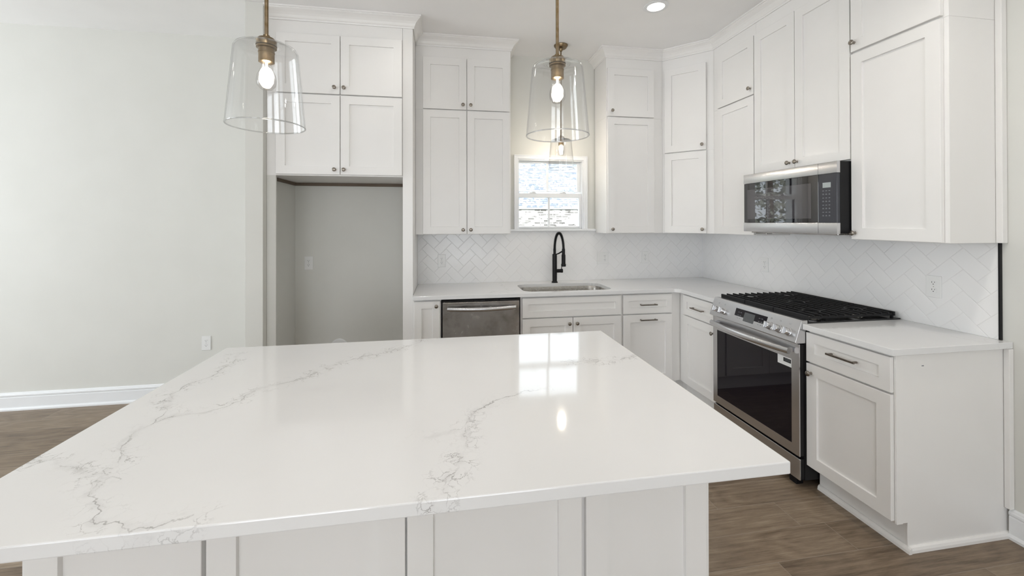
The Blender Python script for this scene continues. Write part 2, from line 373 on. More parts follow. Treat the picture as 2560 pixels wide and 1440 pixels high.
# ------------------------------------------------------------------ room shell
CE = 3.063; WB = .011; WR = .011     # drywall planes behind the tile
XL, YN = -9.0, -8.5
struct(MB().box(XL-.2, WR+.2, YN-.2, WB+.2, -.1, 0).build('floor', M_FLOOR), 'brown vinyl plank floor with wood grain')
struct(MB().box(XL-.2, WR+.2, YN-.2, WB+.2, CE, CE+.12).build('ceiling', M_CEIL), 'flat white painted ceiling')
WX0, WX1, WZ0, WZ1 = -1.915, -1.262, 1.412, 2.080
b = MB(); b.box(XL, WX0, WB, WB+.16, 0, CE).box(WX1, WR+.16, WB, WB+.16, 0, CE).box(WX0, WX1, WB, WB+.16, 0, WZ0).box(WX0, WX1, WB, WB+.16, WZ1, CE)
struct(b.build('wall_back', M_WALL), 'pale greige painted wall with a small window over the sink')
struct(MB().box(WR, WR+.16, YN, WB+.16, 0, CE).build('wall_right', M_WALL), 'pale greige painted wall beside the range run')
def wall_openings(along, fixed, thick, a0, a1, ops, name, win0):
    b = MB(); edges = [a0]
    for o0, o1 in ops: edges += [o0, o1]
    edges.append(a1)
    def bx(p, q, z0, z1):
        if along == 'x': b.box(p, q, fixed-thick, fixed, z0, z1)
        else: b.box(fixed-thick, fixed, p, q, z0, z1)
    for i in range(0, len(edges), 2): bx(edges[i], edges[i+1], 0, CE)
    for o0, o1 in ops: bx(o0, o1, 0, .4); bx(o0, o1, 2.5, CE)
    struct(b.build(name, M_WALL))
    for k, (o0, o1) in enumerate(ops):
        f = MB(); mid = (o0+o1)/2
        def fb(p, q, z0, z1):
            if along == 'x': f.box(p, q, fixed-.10, fixed-.05, z0, z1)
            else: f.box(fixed-.10, fixed-.05, p, q, z0, z1)
        fb(o0, o0+.06, .4, 2.5); fb(o1-.06, o1, .4, 2.5); fb(o0+.06, o1-.06, .4, .46); fb(o0+.06, o1-.06, 2.44, 2.5); fb(o0+.06, o1-.06, 1.42, 1.48); fb(mid-.012, mid+.012, .46, 2.44)
        struct(f.build('window_%d' % (win0+k), M_TRIM, bev=.002))
wall_openings('x', YN, .16, XL, WR+.16, [(-7.4, -5.8), (-5.1, -3.5), (-2.8, -1.2)], 'wall_rear', 2)
wall_openings('y', XL, .16, YN, WB, [(-4.5, -2.8), (-2.4, -.7)], 'wall_left', 5)
# wall end beside the refrigerator alcove
struct(MB().box(-4.009, -3.89, -.64, WB, 0, CE).build('wall_alcove', M_WALL, bev=.002), 'narrow painted wall end left of the refrigerator alcove')

def base_profile(d=.016, h=.138):
    return [(0, 0), (-d-.010, 0), (-d-.010, .012), (-d-.006, .020), (-d, .024), (-d, h-.038), (-d+.003, h-.034), (-d+.003, h-.030), (-d-.002, h-.026), (-d-.002, h-.016), (-d+.003, h-.010), (-d+.004, h-.006), (-.006, h), (0, h)]
b = MB(); b.prism([(WB+y, z) for y, z in base_profile()], XL, -4.009, 'x'); struct(b.build('baseboard_back', M_TRIM, smooth=False), 'white moulded baseboard along the long bare wall')
b = MB(); b.prism([(WR+y, z) for y, z in base_profile()], YN, -2.322, 'y'); struct(b.build('baseboard_right', M_TRIM), 'white moulded baseboard on the wall past the end cabinet')
b = MB(); b.prism([(WB+y, z) for y, z in base_profile()], -3.889, -2.925, 'x'); struct(b.build('baseboard_alcove', M_TRIM))

# tile backsplash (on the wall)
b = MB(); b.box(-2.843, 0, 0, WB, .914, 1.378).box(-2.03, -1.147, 0, WB, 1.378, 1.392)
tag(b.build('herringbone_backsplash', M_TX), 'white herringbone tile backsplash behind the sink', 'backsplash')
tag(MB().box(0, WR, -2.288, 0, .914, 1.40).build('herringbone_backsplash', M_TY), 'white herringbone tile backsplash behind the gas range', 'backsplash')
tag(MB().box(-.003, WR, -2.2955, -2.2885, .9145, 1.376).build('tile_edge_trim', M_BLACK), 'thin black metal edge strip ending the tile on the right wall', 'trim strip')

# ------------------------------------------------------------------ window over the sink
w = struct(MB().box(-1.948, WX0, -.004, WB+.001, 1.412, 2.114).box(WX1, -1.229, -.004, WB+.001, 1.412, 2.114).box(WX0, WX1, -.004, WB+.001, WZ1, 2.114)
      .box(-1.951, -1.942, -.009, WB, 1.412, 2.118).box(-1.235, -1.226, -.009, WB, 1.412, 2.118).box(-1.942, -1.235, -.009, WB, 2.108, 2.118).build('window_1', M_TRIM, bev=.0015), 'small white double-hung window over the sink')
MB().box(WX0, WX0+.012, WB, .15, WZ0, WZ1).box(WX1-.012, WX1, WB, .15, WZ0, WZ1).box(WX0+.012, WX1-.012, WB, .15, WZ1-.012, WZ1).build('jamb', M_TRIM, w)
MB().box(-2.0, -1.149, -.030, WB+.12, 1.392, 1.412).build('window_sill', M_TRIM, w, bev=.003)
def sash(name, x0, x1, z0, z1, y0, y1, gx0, gx1, gz0, gz1):
    s = MB().box(x0, gx0, y0, y1, z0, z1).box(gx1, x1, y0, y1, z0, z1).box(gx0, gx1, y0, y1, z0, gz0).box(gx0, gx1, y0, y1, gz1, z1).build(name, M_TRIM, w, bev=.002)
    xm = (gx0+gx1)/2
    MB().box(xm-.010, xm+.010, y0+.008, y1-.008, gz0, gz1).build('muntin', M_TRIM, s, bev=.002)
    MB().box(gx0-.003, gx1+.003, (y0+y1)/2-.002, (y0+y1)/2+.002, gz0-.003, gz1+.003).build('pane', M_PANE, s); return s
sash('sash', WX0+.012, WX1-.012, 1.775, WZ1-.012, .075, .105, -1.905, -1.305, 1.778, 2.053)
lo = sash('sash', WX0+.012, WX1-.012, 1.412, 1.757, .040, .070, -1.903, -1.297, 1.437, 1.716)
for xx in (-1.76, -1.46): MB().box(xx-.03, xx+.03, .036, .07, 1.757, 1.765).box(xx-.008, xx+.02, .030, .05, 1.765, 1.772).build('sash_lock', M_TRIM, lo, bev=.001)

# ------------------------------------------------------------------ cabinets
def knob(parent, x, z, y=-.02):
    R = Matrix.Rotation(PI/2, 4, 'X')   # local z -> -y
    b = MB(); b.lathe([(0, 0), (.0075, 0), (.0065, .003), (.0048, .007), (.0048, .012), (.008, .016), (.0125, .019), (.0145, .022), (.0145, .0245), (.0125, .027), (.006, .0285), (0, .0288)], seg=24, mat=R)
    o = b.build('knob', M_KNOB, parent, smooth=True); o.location = (x, y, z); return o
def pull(parent, x, z, L=.15, y=-.02):
    b = MB(); b.box(-L/2, L/2, -.032, -.024, -.0045, .0045).box(-L/2+.006, -L/2+.015, -.025, 0, -.0045, .0045).box(L/2-.015, L/2-.006, -.025, 0, -.0045, .0045)
    o = b.build('bar_pull', M_PULL, parent, bev=.001); o.location = (x, y, z); return o
def door(root, x0, x1, z0, z1, kx=None, kz=None, pl=None, name='door', rail=.062):
    d = MB().shaker(x0, x1, z0, z1, rail=rail, y=-.0015).build(name, M_CAB, root)
    if kx is not None: knob(d, kx, kz, -.0215)
    if pl: pull(d, pl[0], pl[1], y=-.0215)
    return d
K = .030
# -- upper wall cabinets (local frame: x to the right, y into the wall, z up; origin on the frame's lower left corner)
def upper(label, loc, rz, w, d, z0, z1, doors, name='wall_cabinet', frame=None):
    t = thing(name, label, 'cabinet', (loc[0], loc[1], 0), rz)
    b = MB()
    if frame: b.prism(frame, z0, z1, 'z')
    else: b.box(0, w, 0, d, z0, z1)
    b.build('carcass', M_CAB, t, bev=.0012)
    for dd in doors: door(t, *dd)
    return t
ZB, ZD, ZD2, ZT = 1.378, 2.432, 2.441, 2.880; ZTOP = CE-.001; FY = -.285; UD = .283
SEAM = 2.4365
x0 = -2.843
upper('tall white two-door wall cabinet left of the window', (x0, FY), 0, .813, UD, 1.375, SEAM-.0005, [
    (-2.781-x0, -2.4155-x0, ZB, ZD, -2.4155-x0-K, ZB+.035), (-2.410-x0, -2.041-x0, ZB, ZD, -2.410-x0+K, ZB+.035)])
upper('short white two-door top cabinet stacked above the tall cabinet left of the window', (x0, FY), 0, .813, UD, SEAM, ZTOP, [
    (-2.781-x0, -2.4155-x0, ZD2, ZT, -2.4155-x0-K, ZD2+.038), (-2.410-x0, -2.041-x0, ZD2, ZT, -2.410-x0+K, ZD2+.038)], 'stacked_wall_cabinet')
x0 = -1.147
upper('narrow white single-door wall cabinet right of the window', (x0, FY), 0, .552, UD, 1.375, SEAM-.0005, [(-1.139-x0, -.689-x0, ZB, ZD, -1.139-x0+K+.008, ZB+.035)])
upper('small white top cabinet stacked over the single-door cabinet right of the window', (x0, FY), 0, .552, UD, SEAM, ZTOP, [(-1.139-x0, -.689-x0, ZD2, ZT, -1.139-x0+K+.008, ZD2+.048)], 'stacked_wall_cabinet')
# diagonal corner cabinets
c45 = math.sqrt(.5)
def dloc(X, Y): dx, dy = X+.595, Y+.285; return (dx*c45-dy*c45, dx*c45+dy*c45)
dfr = [dloc(*p) for p in ((-.594, -.285), (-.285, -.594), (-.001, -.594), (-.001, -.001), (-.594, -.001))]
upper('angled white corner wall cabinet above the countertop bend', (-.595, -.285), -PI/4, 0, 0, 1.375, 2.1095, [(.024, .378, ZB, 2.105, .378-K, ZB+.035)], 'corner_wall_cabinet', dfr)
upper('angled white corner top cabinet tucked under the crown moulding', (-.595, -.285), -PI/4, 0, 0, 2.110, ZTOP, [(.024, .378, 2.114, ZT, .378-K, 2.114+.045)], 'stacked_corner_wall_cabinet', dfr)
# right wall run: origin at (-.285, y) turned so that local x runs towards the camera
def rloc(y): return (FY, y)
R9 = -PI/2
upper('slim white wall cabinet between the corner and the microwave, its knob hidden', rloc(-.5955), R9, .493, UD, 1.375, SEAM-.0005, [(.072, .490, ZB, ZD)])
upper('small white top cabinet with one knob, next to the angled corner', rloc(-.5955), R9, .493, UD, SEAM, ZTOP, [(.072, .490, ZD2, ZT, .490-K, ZD2+.050)], 'stacked_wall_cabinet')
upper('white two-door wall cabinet directly above the microwave', rloc(-1.0895), R9, .744, UD, 1.828, ZTOP, [
    (.003, .3625, 1.836, ZT, .3625-K-.01, 1.836+.038), (.3665, .741, 1.836, ZT, .3665+K-.012, 1.836+.038)], 'over_range_cabinet')
upper('large white single-door wall cabinet at the right end of the range wall', rloc(-1.8345), R9, .456, UD, 1.375, SEAM-.0005, [(.004, .436, ZB, ZD, .004+K-.008, ZB+.035)])
upper('white top cabinet above the right end cabinet, cut by the photo edge', rloc(-1.8345), R9, .456, UD, SEAM, ZTOP, [(.004, .436, ZD2+.004, ZT, .004+K-.008, ZD2+.052)], 'stacked_wall_cabinet')
tag(MB().box(-.020, WR-.001, -2.3165, -2.2915, 1.375, 3.0).build('scribe_molding', M_CAB, bev=.002), 'thin white vertical strip where the end wall cabinet meets the wall', 'molding')

# refrigerator surround: deep cabinets above the alcove, a full-height panel and a narrow left stile
x0 = -3.889; FF = -.58
t = thing('refrigerator_cabinet', 'deep white two-door cabinet directly above the empty refrigerator alcove', 'cabinet', (x0, FF, 0))
MB().box(.0, -2.921-x0, 0, .589, 1.826, SEAM-.0005).build('carcass', M_CAB, t, bev=.0012)
MB().box(.0, -3.826-x0, 0, .019, 0, 1.826).build('stile', M_WALL, t, bev=.0012)
door(t, -3.820-x0, -3.3755-x0, 1.836, 2.428, -3.3755-x0-K-.006, 1.836+.036); door(t, -3.370-x0, -2.924-x0, 1.836, 2.428, -3.370-x0+K-.004, 1.836+.036)
t = thing('stacked_refrigerator_cabinet', 'deep white two-door top cabinet above the alcove, under the crown', 'cabinet', (x0, FF, 0))
MB().box(.0, -2.921-x0, 0, .589, SEAM, ZTOP).build('carcass', M_CAB, t, bev=.0012)
door(t, -3.820-x0, -3.3755-x0, 2.438, 2.876, -3.3755-x0-K-.006, 2.438+.046); door(t, -3.370-x0, -2.924-x0, 2.438, 2.876, -3.370-x0+K-.004, 2.438+.046)
tag(MB().box(-2.920, -2.844, FF, .010, 0, ZTOP).build('refrigerator_end_panel', M_CAB, bev=.0015), 'tall white end panel standing right of the refrigerator alcove', 'panel')
tag(MB().box(-3.888, -2.922, -.008, .0105, 1.800, 1.825).box(-3.889, -3.878, -.55, -.008, 1.800, 1.825).build('wall_cleat', M_BROWN), 'thin brown cleat at the top of the alcove wall', 'cleat')

# -- base cabinets
def base(label, loc, rz, w, d, fronts, name='base_cabinet', toe=True, x_end=None):
    t = thing(name, label, 'cabinet', (loc[0], loc[1], 0), rz)
    if name == 'sink_base_cabinet':
        MB().box(0, w, 0, .018, .125, .884).box(0, .016, .018, d, .125, .884).box(w-.016, w, .018, d, .125, .884).box(.016, w-.016, .018, d, .125, .143).box(0, w, .06, .078, 0, .125).build('carcass', M_CAB, t)
    else: MB().prism([(0, .125), (0, .884), (d, .884), (d, 0), (.06, 0), (.06, .125)], 0, w, 'x').build('carcass', M_CAB, t, bev=.0012)
    for f in fronts: f(t)
    return t
BF = -.60; DT, DB, LT, LB = .870, .712, .702, .140
base('narrow white base cabinet left of the dishwasher', (-2.8425, BF), 0, .213, .609, [lambda t: door(t, .010, .205, LB, DT, .205-.028, .833, rail=.055)])
base('white two-door sink base cabinet with a false drawer front', (-2.003, BF), 0, .855, .609, [
    lambda t: door(t, .013, .846, DB, DT, name='false_drawer_front', rail=.050),
    lambda t: door(t, .013, .4275, LB, LT, .4275-.030, .656), lambda t: door(t, .4325, .846, LB, LT, .4325+.030, .656)], 'sink_base_cabinet')
base('white base cabinet with two horizontal pulls between the sink and the corner', (-1.1475, BF), 0, .5320, .609, [
    lambda t: door(t, .009, .4465, DB, DT, pl=(.225, .787), name='drawer', rail=.050), lambda t: door(t, .009, .4465, LB, LT, pl=(.225, .661))])
RF = -.615
base('white base cabinet between the inner corner and the range', (RF, -.6005), R9, .520, .614, [
    lambda t: door(t, .079, .510, DB, DT, pl=(.294, .789), name='drawer', rail=.050), lambda t: door(t, .079, .510, LB, LT, .510-.036, .650)])
re = base('white base cabinet with one drawer at the right end beyond the range', (RF, -1.8695), R9, .435, .624, [
    lambda t: door(t, -.001, .434, DB, DT, pl=(.218, .797), name='drawer', rail=.050), lambda t: door(t, -.001, .434, LB, LT, .030, .654)])
MB().prism([(-.004, .128), (-.004, .884), (.624, .884), (.624, 0), (.058, 0), (.058, .128)], .4355, .4415, 'x').build('end_panel', M_CAB, re, bev=.001)
MB().prism([(-.004, .128), (-.004, .884), (.030, .884), (.030, .128)], .4415, .4445, 'x').build('edge_stile', M_CAB, re, bev=.0008)
MB().box(.4414, .4419, .138, .150, .8235, .8280).build('scuff_mark', M_MARK, re)
sm = [(0, 0), (0, .026), (.004, .026), (.010, .022), (.014, .012), (.015, 0)]
b = MB(); b.prism([(.058-a, z) for a, z in sm], .002, .4595, 'x'); b.prism([(.4415+a, z) for a, z in sm], .050, .624, 'y'); b.build('shoe_molding', M_CAB, re)
tag(MB().box(-.016, WR-.001, -2.334, -2.3125, .1385, .8835).build('scribe_molding', M_CAB, bev=.002), 'short white vertical strip between the end base cabinet and the wall', 'molding')

t = thing('blind_corner_cabinet', 'white corner filler where the two base cabinet runs meet', 'cabinet', (-.3, -.3, 0))
MB().box(-.3149, .299, -.2994, .299, .125, .8838).box(-.3149, .299, -.240, .299, 0, .125).box(-.255, .299, -.2994, -.240, 0, .125).build('carcass', M_CAB, t)

# -- crown moulding, mitred along the cabinet faces
CP = [(0, -.088), (.007, -.088), (.009, -.082), (.009, -.076), (.013, -.072), (.016, -.066), (.021, -.054), (.031, -.040), (.043, -.029), (.053, -.023), (.057, -.019), (.057, -.014), (.064, -.012), (.065, -.001), (0, -.001)]
def crown(name, path, label, s0=None, s1=None):
    b = MB(); P = [Vector((*p, 0)) for p in path]; rings = []
    n = len(P); dirs = [(P[i+1]-P[i]).normalized() for i in range(n-1)]; nr = [Vector((d.y, -d.x, 0)) for d in dirs]   # right-hand side is the room side
    for i in range(n):
        if i == 0: mv = nr[0]
        elif i == n-1: mv = nr[-1]
        else: mv = (nr[i-1]+nr[i]); mv = mv/mv.dot(nr[i])
        rings.append([b.bm.verts.new((P[i].x+mv.x*o, P[i].y+mv.y*o, CE+z)) for o, z in CP])
    m_ = len(CP)
    for A, B in zip(rings[:-1], rings[1:]):
        for k in range(m_): b.bm.faces.new((A[k], A[(k+1) % m_], B[(k+1) % m_], B[k]))
    b.bm.faces.new(rings[0]); b.bm.faces.new(rings[-1][::-1])
    return struct(b.build(name, M_CAB), label)
e = .0006
crown('trim_1', [(-3.889, FF-e), (-2.843+e, FF-e), (-2.843+e, FY-e), ], 'white crown moulding over the refrigerator cabinet')
crown('trim_2', [(-2.842+e, FY-e), (-2.030+e, FY-e), (-2.030+e, WB-.001)], 'white crown moulding over the cabinet left of the window')
crown('trim_3', [(-1.147-e, WB-.001), (-1.147-e, FY-e), (-.595-e*.4, FY-e), (FY-e, -.595-e*.4), (FY-e, -2.291-e), (WR-.001, -2.291-e)], 'white crown moulding running round the corner above the range wall cabinets')

# ------------------------------------------------------------------ countertops
def arc(cx, cy, r, a0, a1, n=8): return [(cx+r*math.cos(math.radians(a0+(a1-a0)*i/n)), cy+r*math.sin(math.radians(a0+(a1-a0)*i/n))) for i in range(n+1)]
SX0, SX1, SY0, SY1 = -1.965, -1.200, -.575, -.170; sr = .09
hole = arc(SX0+sr, SY0+sr, sr, 180, 270)+arc(SX1-sr, SY0+sr, sr, 270, 360)+arc(SX1-sr, SY1-sr, sr+.0, 0, 90)+arc(SX0+sr, SY1-sr, sr, 90, 180)
outer = [(-2.8425, -.0005), (-2.8425, -.646)]+[p for p in arc(-.657-.045, -.646-.045, .045, 90, 0)]+[(-.657, -1.1222), (-.0005, -1.1222), (-.0005, -.0005)]
tag(MB().slab(outer, .8845, .914, [hole]).build('countertop', M_QP, bev=.002), 'L-shaped white quartz countertop holding the sink', 'countertop')
tag(MB().slab([(-.657, -1.8668), (-.657, -2.3317), (WR-.001, -2.3317), (WR-.001, -2.297), (-.0005, -2.297), (-.0005, -1.8668)], .8845, .914).build('countertop', M_QP, bev=.002), 'short white quartz countertop right of the range', 'countertop')
# sink
s = thing('undermount_sink', 'stainless steel undermount sink below the black faucet', 'sink', ((SX0+SX1)/2, (SY0+SY1)/2, .68))
b = MB(); cx_, cy_ = (SX0+SX1)/2, (SY0+SY1)/2
def rr(hx, hy, r, z, n=8): return [(x-cx_, y-cy_, z) for x, y in arc(cx_-hx+r, cy_-hy+r, r, 180, 270, n)+arc(cx_+hx-r, cy_-hy+r, r, 270, 360, n)+arc(cx_+hx-r, cy_+hy-r, r, 0, 90, n)+arc(cx_-hx+r, cy_+hy-r, r, 90, 180, n)]
HX, HY = (SX1-SX0)/2, (SY1-SY0)/2; zt = .8838-.68
rings = [rr(HX+.012, HY+.012, sr+.012, zt), rr(HX+.0005, HY+.0005, sr, zt), rr(HX-.004, HY-.004, sr, zt-.02), rr(HX-.012, HY-.012, sr-.01, .045), rr(HX-.02, HY-.02, sr-.02, .018), rr(HX-.05, HY-.05, sr-.03, .008), rr(.05, .05, .049, .004)]
vr = [[b.bm.verts.new(p) for p in r] for r in rings]
for A, B in zip(vr[:-1], vr[1:]):
    for i in range(len(A)): b.bm.faces.new((A[i], A[(i+1) % len(A)], B[(i+1) % len(A)], B[i]))
b.bm.faces.new(vr[-1])
bo = b.build('basin', M_SINK, s, smooth=True); sd = bo.modifiers.new('s', 'SOLIDIFY'); sd.thickness = .0015; sd.offset = 1
MB().lathe([(0, .006), (.03, .006), (.04, .012), (.055, .0135), (.057, .010), (.0, .007)], seg=32).build('drain', M_STEEL, s, smooth=True)
# faucet
fx, fy_ = -1.588, -.115
f = thing('kitchen_faucet', 'matte black spring-neck faucet standing behind the sink', 'faucet', (fx, fy_, .9145))
MB().lathe([(0, 0), (.029, 0), (.029, .006), (.024, .011), (.0215, .014), (.0215, .262), (.017, .267), (0, .267)], seg=36).build('body', M_BLACK, f, smooth=True)
MB().cyl(.0125, .262, .315).build('collar', M_BLACK, f, smooth=True)
hx, hy = .062, -.080    # spray head, towards the bowl and to the right
pts = []; h0, top, r_ = .300, .405, .5
for i in range(41):
    a = PI*i/40; u = (1-math.cos(a))/2; pts.append((hx*u, hy*u, h0+math.sin(a)**.85*(.462-h0) if i not in (0, 40) else h0))
MB().tube(pts, .009, 12).build('hose', M_BLACK, f, smooth=True)
# spring coil round the hose
P = [Vector(p) for p in pts]; Ls = [0]
for a, c in zip(P[:-1], P[1:]): Ls.append(Ls[-1]+(c-a).length)
def at(L):
    for i in range(len(P)-1):
        if L <= Ls[i+1]: k = (L-Ls[i])/(Ls[i+1]-Ls[i]); return P[i].lerp(P[i+1], k), (P[i+1]-P[i]).normalized()
    return P[-1], (P[-1]-P[-2]).normalized()
coil = []; turns = 46; side = Vector((-hy, hx, 0)).normalized()
for i in range(turns*10+1):
    q, tg_ = at(Ls[-1]*i/(turns*10)); nn = side; bb = tg_.cross(nn).normalized(); a = 2*PI*i/10
    coil.append(q+(nn*math.cos(a)+bb*math.sin(a))*.0122)
MB().tube(coil, .0021, 5).build('spring', M_BLACK, f, smooth=True)
sh = MB(); sh.lathe([(0, .318), (.0145, .318), (.0145, .268), (.018, .262), (.018, .182), (.022, .178), (.022, .158), (.019, .156), (0, .156)], hx, hy, 0, 32).build('spray_head', M_BLACK, f, smooth=True)
MB().tube([(.008, -.01, .262), (hx*.45, hy*.45, .272), (hx*.85, hy*.85, .294)], [.005, .006, .007], 10).build('support_arm', M_BLACK, f, smooth=True)
R = Matrix.Rotation(PI/2, 4, 'Y')
hd = MB().lathe([(0, 0), (.017, 0), (.017, .040), (.0185, .042), (.0185, .058), (0, .060)], .018, 0, .108, 28, R).build('handle_hub', M_BLACK, f, smooth=True)
MB().tube([(.066, 0, .120), (.068, -.004, .16), (.070, -.006, .205)], [.004, .0035, .005], 10).build('lever', M_BLACK, hd, smooth=True)

# ------------------------------------------------------------------ dishwasher
d = thing('dishwasher', 'stainless dishwasher with curved bar handle under the countertop', 'dishwasher', (-2.626, -.60, 0))
MB().box(.002, .616, .002, .58, .10, .874).box(.02, .598, .065, .55, .0, .10).build('body', M_GAP, d)
MB().box(.008, .610, -.026, .0, .125, .856).build('door', M_STEEL_DW, d, bev=.003)
MB().box(.008, .610, -.020, .0, .858, .871).build('control_strip', M_ENAMEL, d, bev=.001)
hp = [(.045+.53*i/24, -.048-.042*math.sin(PI*i/24), .808) for i in range(25)]
h = MB(); h.tube(hp, .016, 14, flat=.75); h.box(.045, .062, -.050, -.024, .790, .810); h.box(.558, .575, -.050, -.024, .790, .810); h.build('handle', M_STEEL, d, smooth=True)

# ------------------------------------------------------------------ gas range (local x towards the camera, y into the wall)
rg = thing('gas_range', 'stainless slide-in gas range with black grates and oven door', 'range', (-.635, -1.1235, 0), R9)
RW = .742
MB().box(.001, RW-.001, -.008, .620, .050, .900).build('body', M_BLACK, rg, bev=.001)
dr = MB()
g0, g1, gz0, gz1 = .047, .688, .236, .705
dr.box(.003, g0, -.040, -.034, .182, .800).box(g1, RW-.003, -.040, -.034, .182, .800).box(g0, g1, -.040, -.034, .182, gz0).box(g0, g1, -.040, -.034, gz1, .800)
dro = dr.build('oven_door', M_STEEL, rg)
MB().box(.004, g0, -.034, -.009, .184, .798).box(g1, RW-.004, -.034, -.009, .184, .798).box(g0, g1, -.034, -.009, .184, gz0).box(g0, g1, -.034, -.009, gz1, .798).build('door_core', M_BLACK, dro)
MB().box(g0, g1, -.0385, -.012, gz0, gz1).build('oven_window', M_OVEN, dro)
hp = [(.022+.676*i/30, -.066-.036*math.sin(PI*i/30), .755) for i in range(31)]
h = MB(); h.tube(hp, .0185, 18, flat=.8); h.box(.032, .054, -.070, -.038, .745, .765); h.box(.668, .690, -.070, -.038, .745, .765)
h.build('handle', M_STEEL, dro, smooth=True)
st = MB().box(.590, .6875, -.0397, -.0385, .655, .7045).build('sticker', M_WHITE, dro); st['label'] = 'white printed sticker'
stb = MB().box(.632, .6845, -.0401, -.0397, .676, .698).build('sticker_band', M_GAP, st)
b = MB()
for zz in (.692, .684): b.box(.637, .680, -.0403, -.0401, zz-.0012, zz+.0012)
b.build('printed_line', M_MARK, st)
sdw = MB().box(.003, RW-.003, -.038, -.030, .050, .168).build('storage_drawer', M_STEEL, rg, bev=.003)
MB().box(.004, RW-.004, -.030, -.008, .052, .166).build('drawer_core', M_BLACK, sdw)
for fa in (.05, RW-.10):
    for fb_ in (-.015, .50): MB().box(fa, fa+.05, fb_, fb_+.045, 0, .05).build('foot', M_BLACK, rg, bev=.003)
# sloping control panel
z0p, y0p, z1p, y1p = .806, -.066, .926, -.026
MB().prism([(.0, z0p), (y0p+.004, z0p), (y0p, z0p+.006), (y1p, z1p), (y1p+.006, z1p+.006), (.012, z1p+.006), (.012, .90), (0, .90)], 0, RW, 'x').build('control_panel', M_STEEL, rg, bev=.0015)
ang = math.atan2(y1p-y0p, z1p-z0p); T = Matrix.Translation((0, y0p, z0p)) @ Matrix.Rotation(-ang, 4, 'X')
dp = MB().box(.240, .512, -.0012, .001, .020, .100, T).build('display_glass', M_OVEN, rg)
MB().box(.325, .415, -.0018, -.0012, .030, .088, T).build('display', M_LCD, dp)
for cx0 in (.268, .288, .448, .470):
    for k in range(3): MB().box(cx0, cx0+.012, -.0016, -.0012, .036+k*.020, .039+k*.020, T).build('touch_mark', M_MARK, dp)
for kx in (.070, .131, .545, .612, .680):
    kn = MB().lathe([(0, 0), (.024, 0), (.024, .006), (.0205, .008), (.0195, .030), (.017, .033), (0, .0335)], seg=30, mat=T @ Matrix.Translation((kx, 0, .052)) @ Matrix.Rotation(PI/2, 4, 'X')).build('burner_knob', M_STEEL, rg, smooth=True)
    MB().box(kx-.005, kx+.005, -.046, -.031, .052-.019, .052+.019, T).build('knob_grip', M_STEEL, kn, bev=.002)
for kx in (.070, .131, .545, .612, .680):
    b = MB()
    for s_ in (-1, 1): b.box(kx-.004+s_*.004, kx-.003+s_*.004, -.0008, .001, .095, .103, T)
    b.box(kx-.008, kx+.001, -.0008, .001, .102, .103, T); b.box(kx-.008, kx+.001, -.0008, .001, .095, .096, T)
    b.build('burner_mark', M_MARK, rg)
MB().box(0, RW, .0125, .628, .9005, .9215).build('cooktop', M_ENAMEL, rg, bev=.002)
burners = [(.125, .16), (.125, .45), (.371, .30), (.617, .16), (.617, .45)]
for bx_, by in burners:
    r0 = .052 if bx_ != .371 else .042
    bh = MB().lathe([(0, .9215), (r0, .9215), (r0*.92, .931), (r0*.8, .932), (0, .932)], bx_, by, 0, 30).build('burner', M_SINK, rg, smooth=True)
    MB().lathe([(0, .932), (r0*.82, .932), (r0*.82, .938), (r0*.74, .940), (0, .9405)], bx_, by, 0, 30).build('burner_cap', M_IRON, bh, smooth=True)
for gi in range(3):
    gx0, gx1 = .012+gi*.2415, .012+gi*.2415+.2355
    b = MB(); za, zb = .944, .956
    b.box(gx0, gx1, .018, .032, .930, .954); b.box(gx0, gx1, .594, .606, .932, .957)
    b.box(gx0+.004, gx0+.013, .032, .594, .934, .947); b.box(gx1-.013, gx1-.004, .032, .594, .934, .947)
    xm = (gx0+gx1)/2
    bs = [q for q in burners if gx0 < q[0] < gx1]
    for k in range(11):
        yy = .066+k*.0495; near = [q for q in bs if abs(q[1]-yy) < .03]
        if near:
            b.box(gx0, xm-.040, yy-.0045, yy+.0045, za, zb); b.box(xm+.040, gx1, yy-.0045, yy+.0045, za, zb)
        else: b.box(gx0, gx1, yy-.0045, yy+.0045, za, zb)
    for q in bs:
        b.lathe([(.040, .946), (.047, .946), (.047, .956), (.040, .956)], q[0], q[1], 0, 28, closed=True)
        b.box(q[0]-.0045, q[0]+.0045, q[1]-.095, q[1]-.046, za, zb); b.box(q[0]-.0045, q[0]+.0045, q[1]+.046, q[1]+.095, za, zb)
    for fx_ in (gx0+.012, gx1-.012):
        for fy2 in (.03, .595): b.box(fx_-.006, fx_+.006, fy2-.006, fy2+.006, .9215, .940)
    b.build('grate', M_IRON, rg, bev=.0012)

# ------------------------------------------------------------------ microwave
mw = thing('microwave_oven', 'stainless over-the-range microwave with black glass door', 'microwave', (-.395, -1.0905, 1.407), R9)
MW, MH = .742, .418
MB().box(.0, MW, .022, .392, .004, MH).build('body', M_BLACK, mw, bev=.001)
def band(z0, z1, x0, x1, name, parent):
    pr = [(.022, z0), (.001, z0), (0, z0+.003), (0, z1-.003), (.001, z1), (.022, z1)]
    return MB().prism(pr, x0, x1, 'x').build(name, M_STEEL, parent, smooth=True)
SPL = .622
dd = MB().box(.001, SPL-.001, .003, .0215, .064, .351).build('door', M_MWG, mw, bev=.001)
band(.352, MH, .0, SPL-.001, 'upper_band', dd); band(.0, .063, .0, SPL-.001, 'lower_band', dd)
MB().box(.034, .572, .0022, .004, .090, .305).build('door_window', M_MWW, dd)
cp = MB().box(SPL+.001, MW-.001, .003, .0215, .064, .351).build('control_panel', M_MWP, mw, bev=.001)
band(.352, MH, SPL+.001, MW, 'upper_band', cp); band(.0, .063, SPL+.001, MW, 'lower_band', cp)
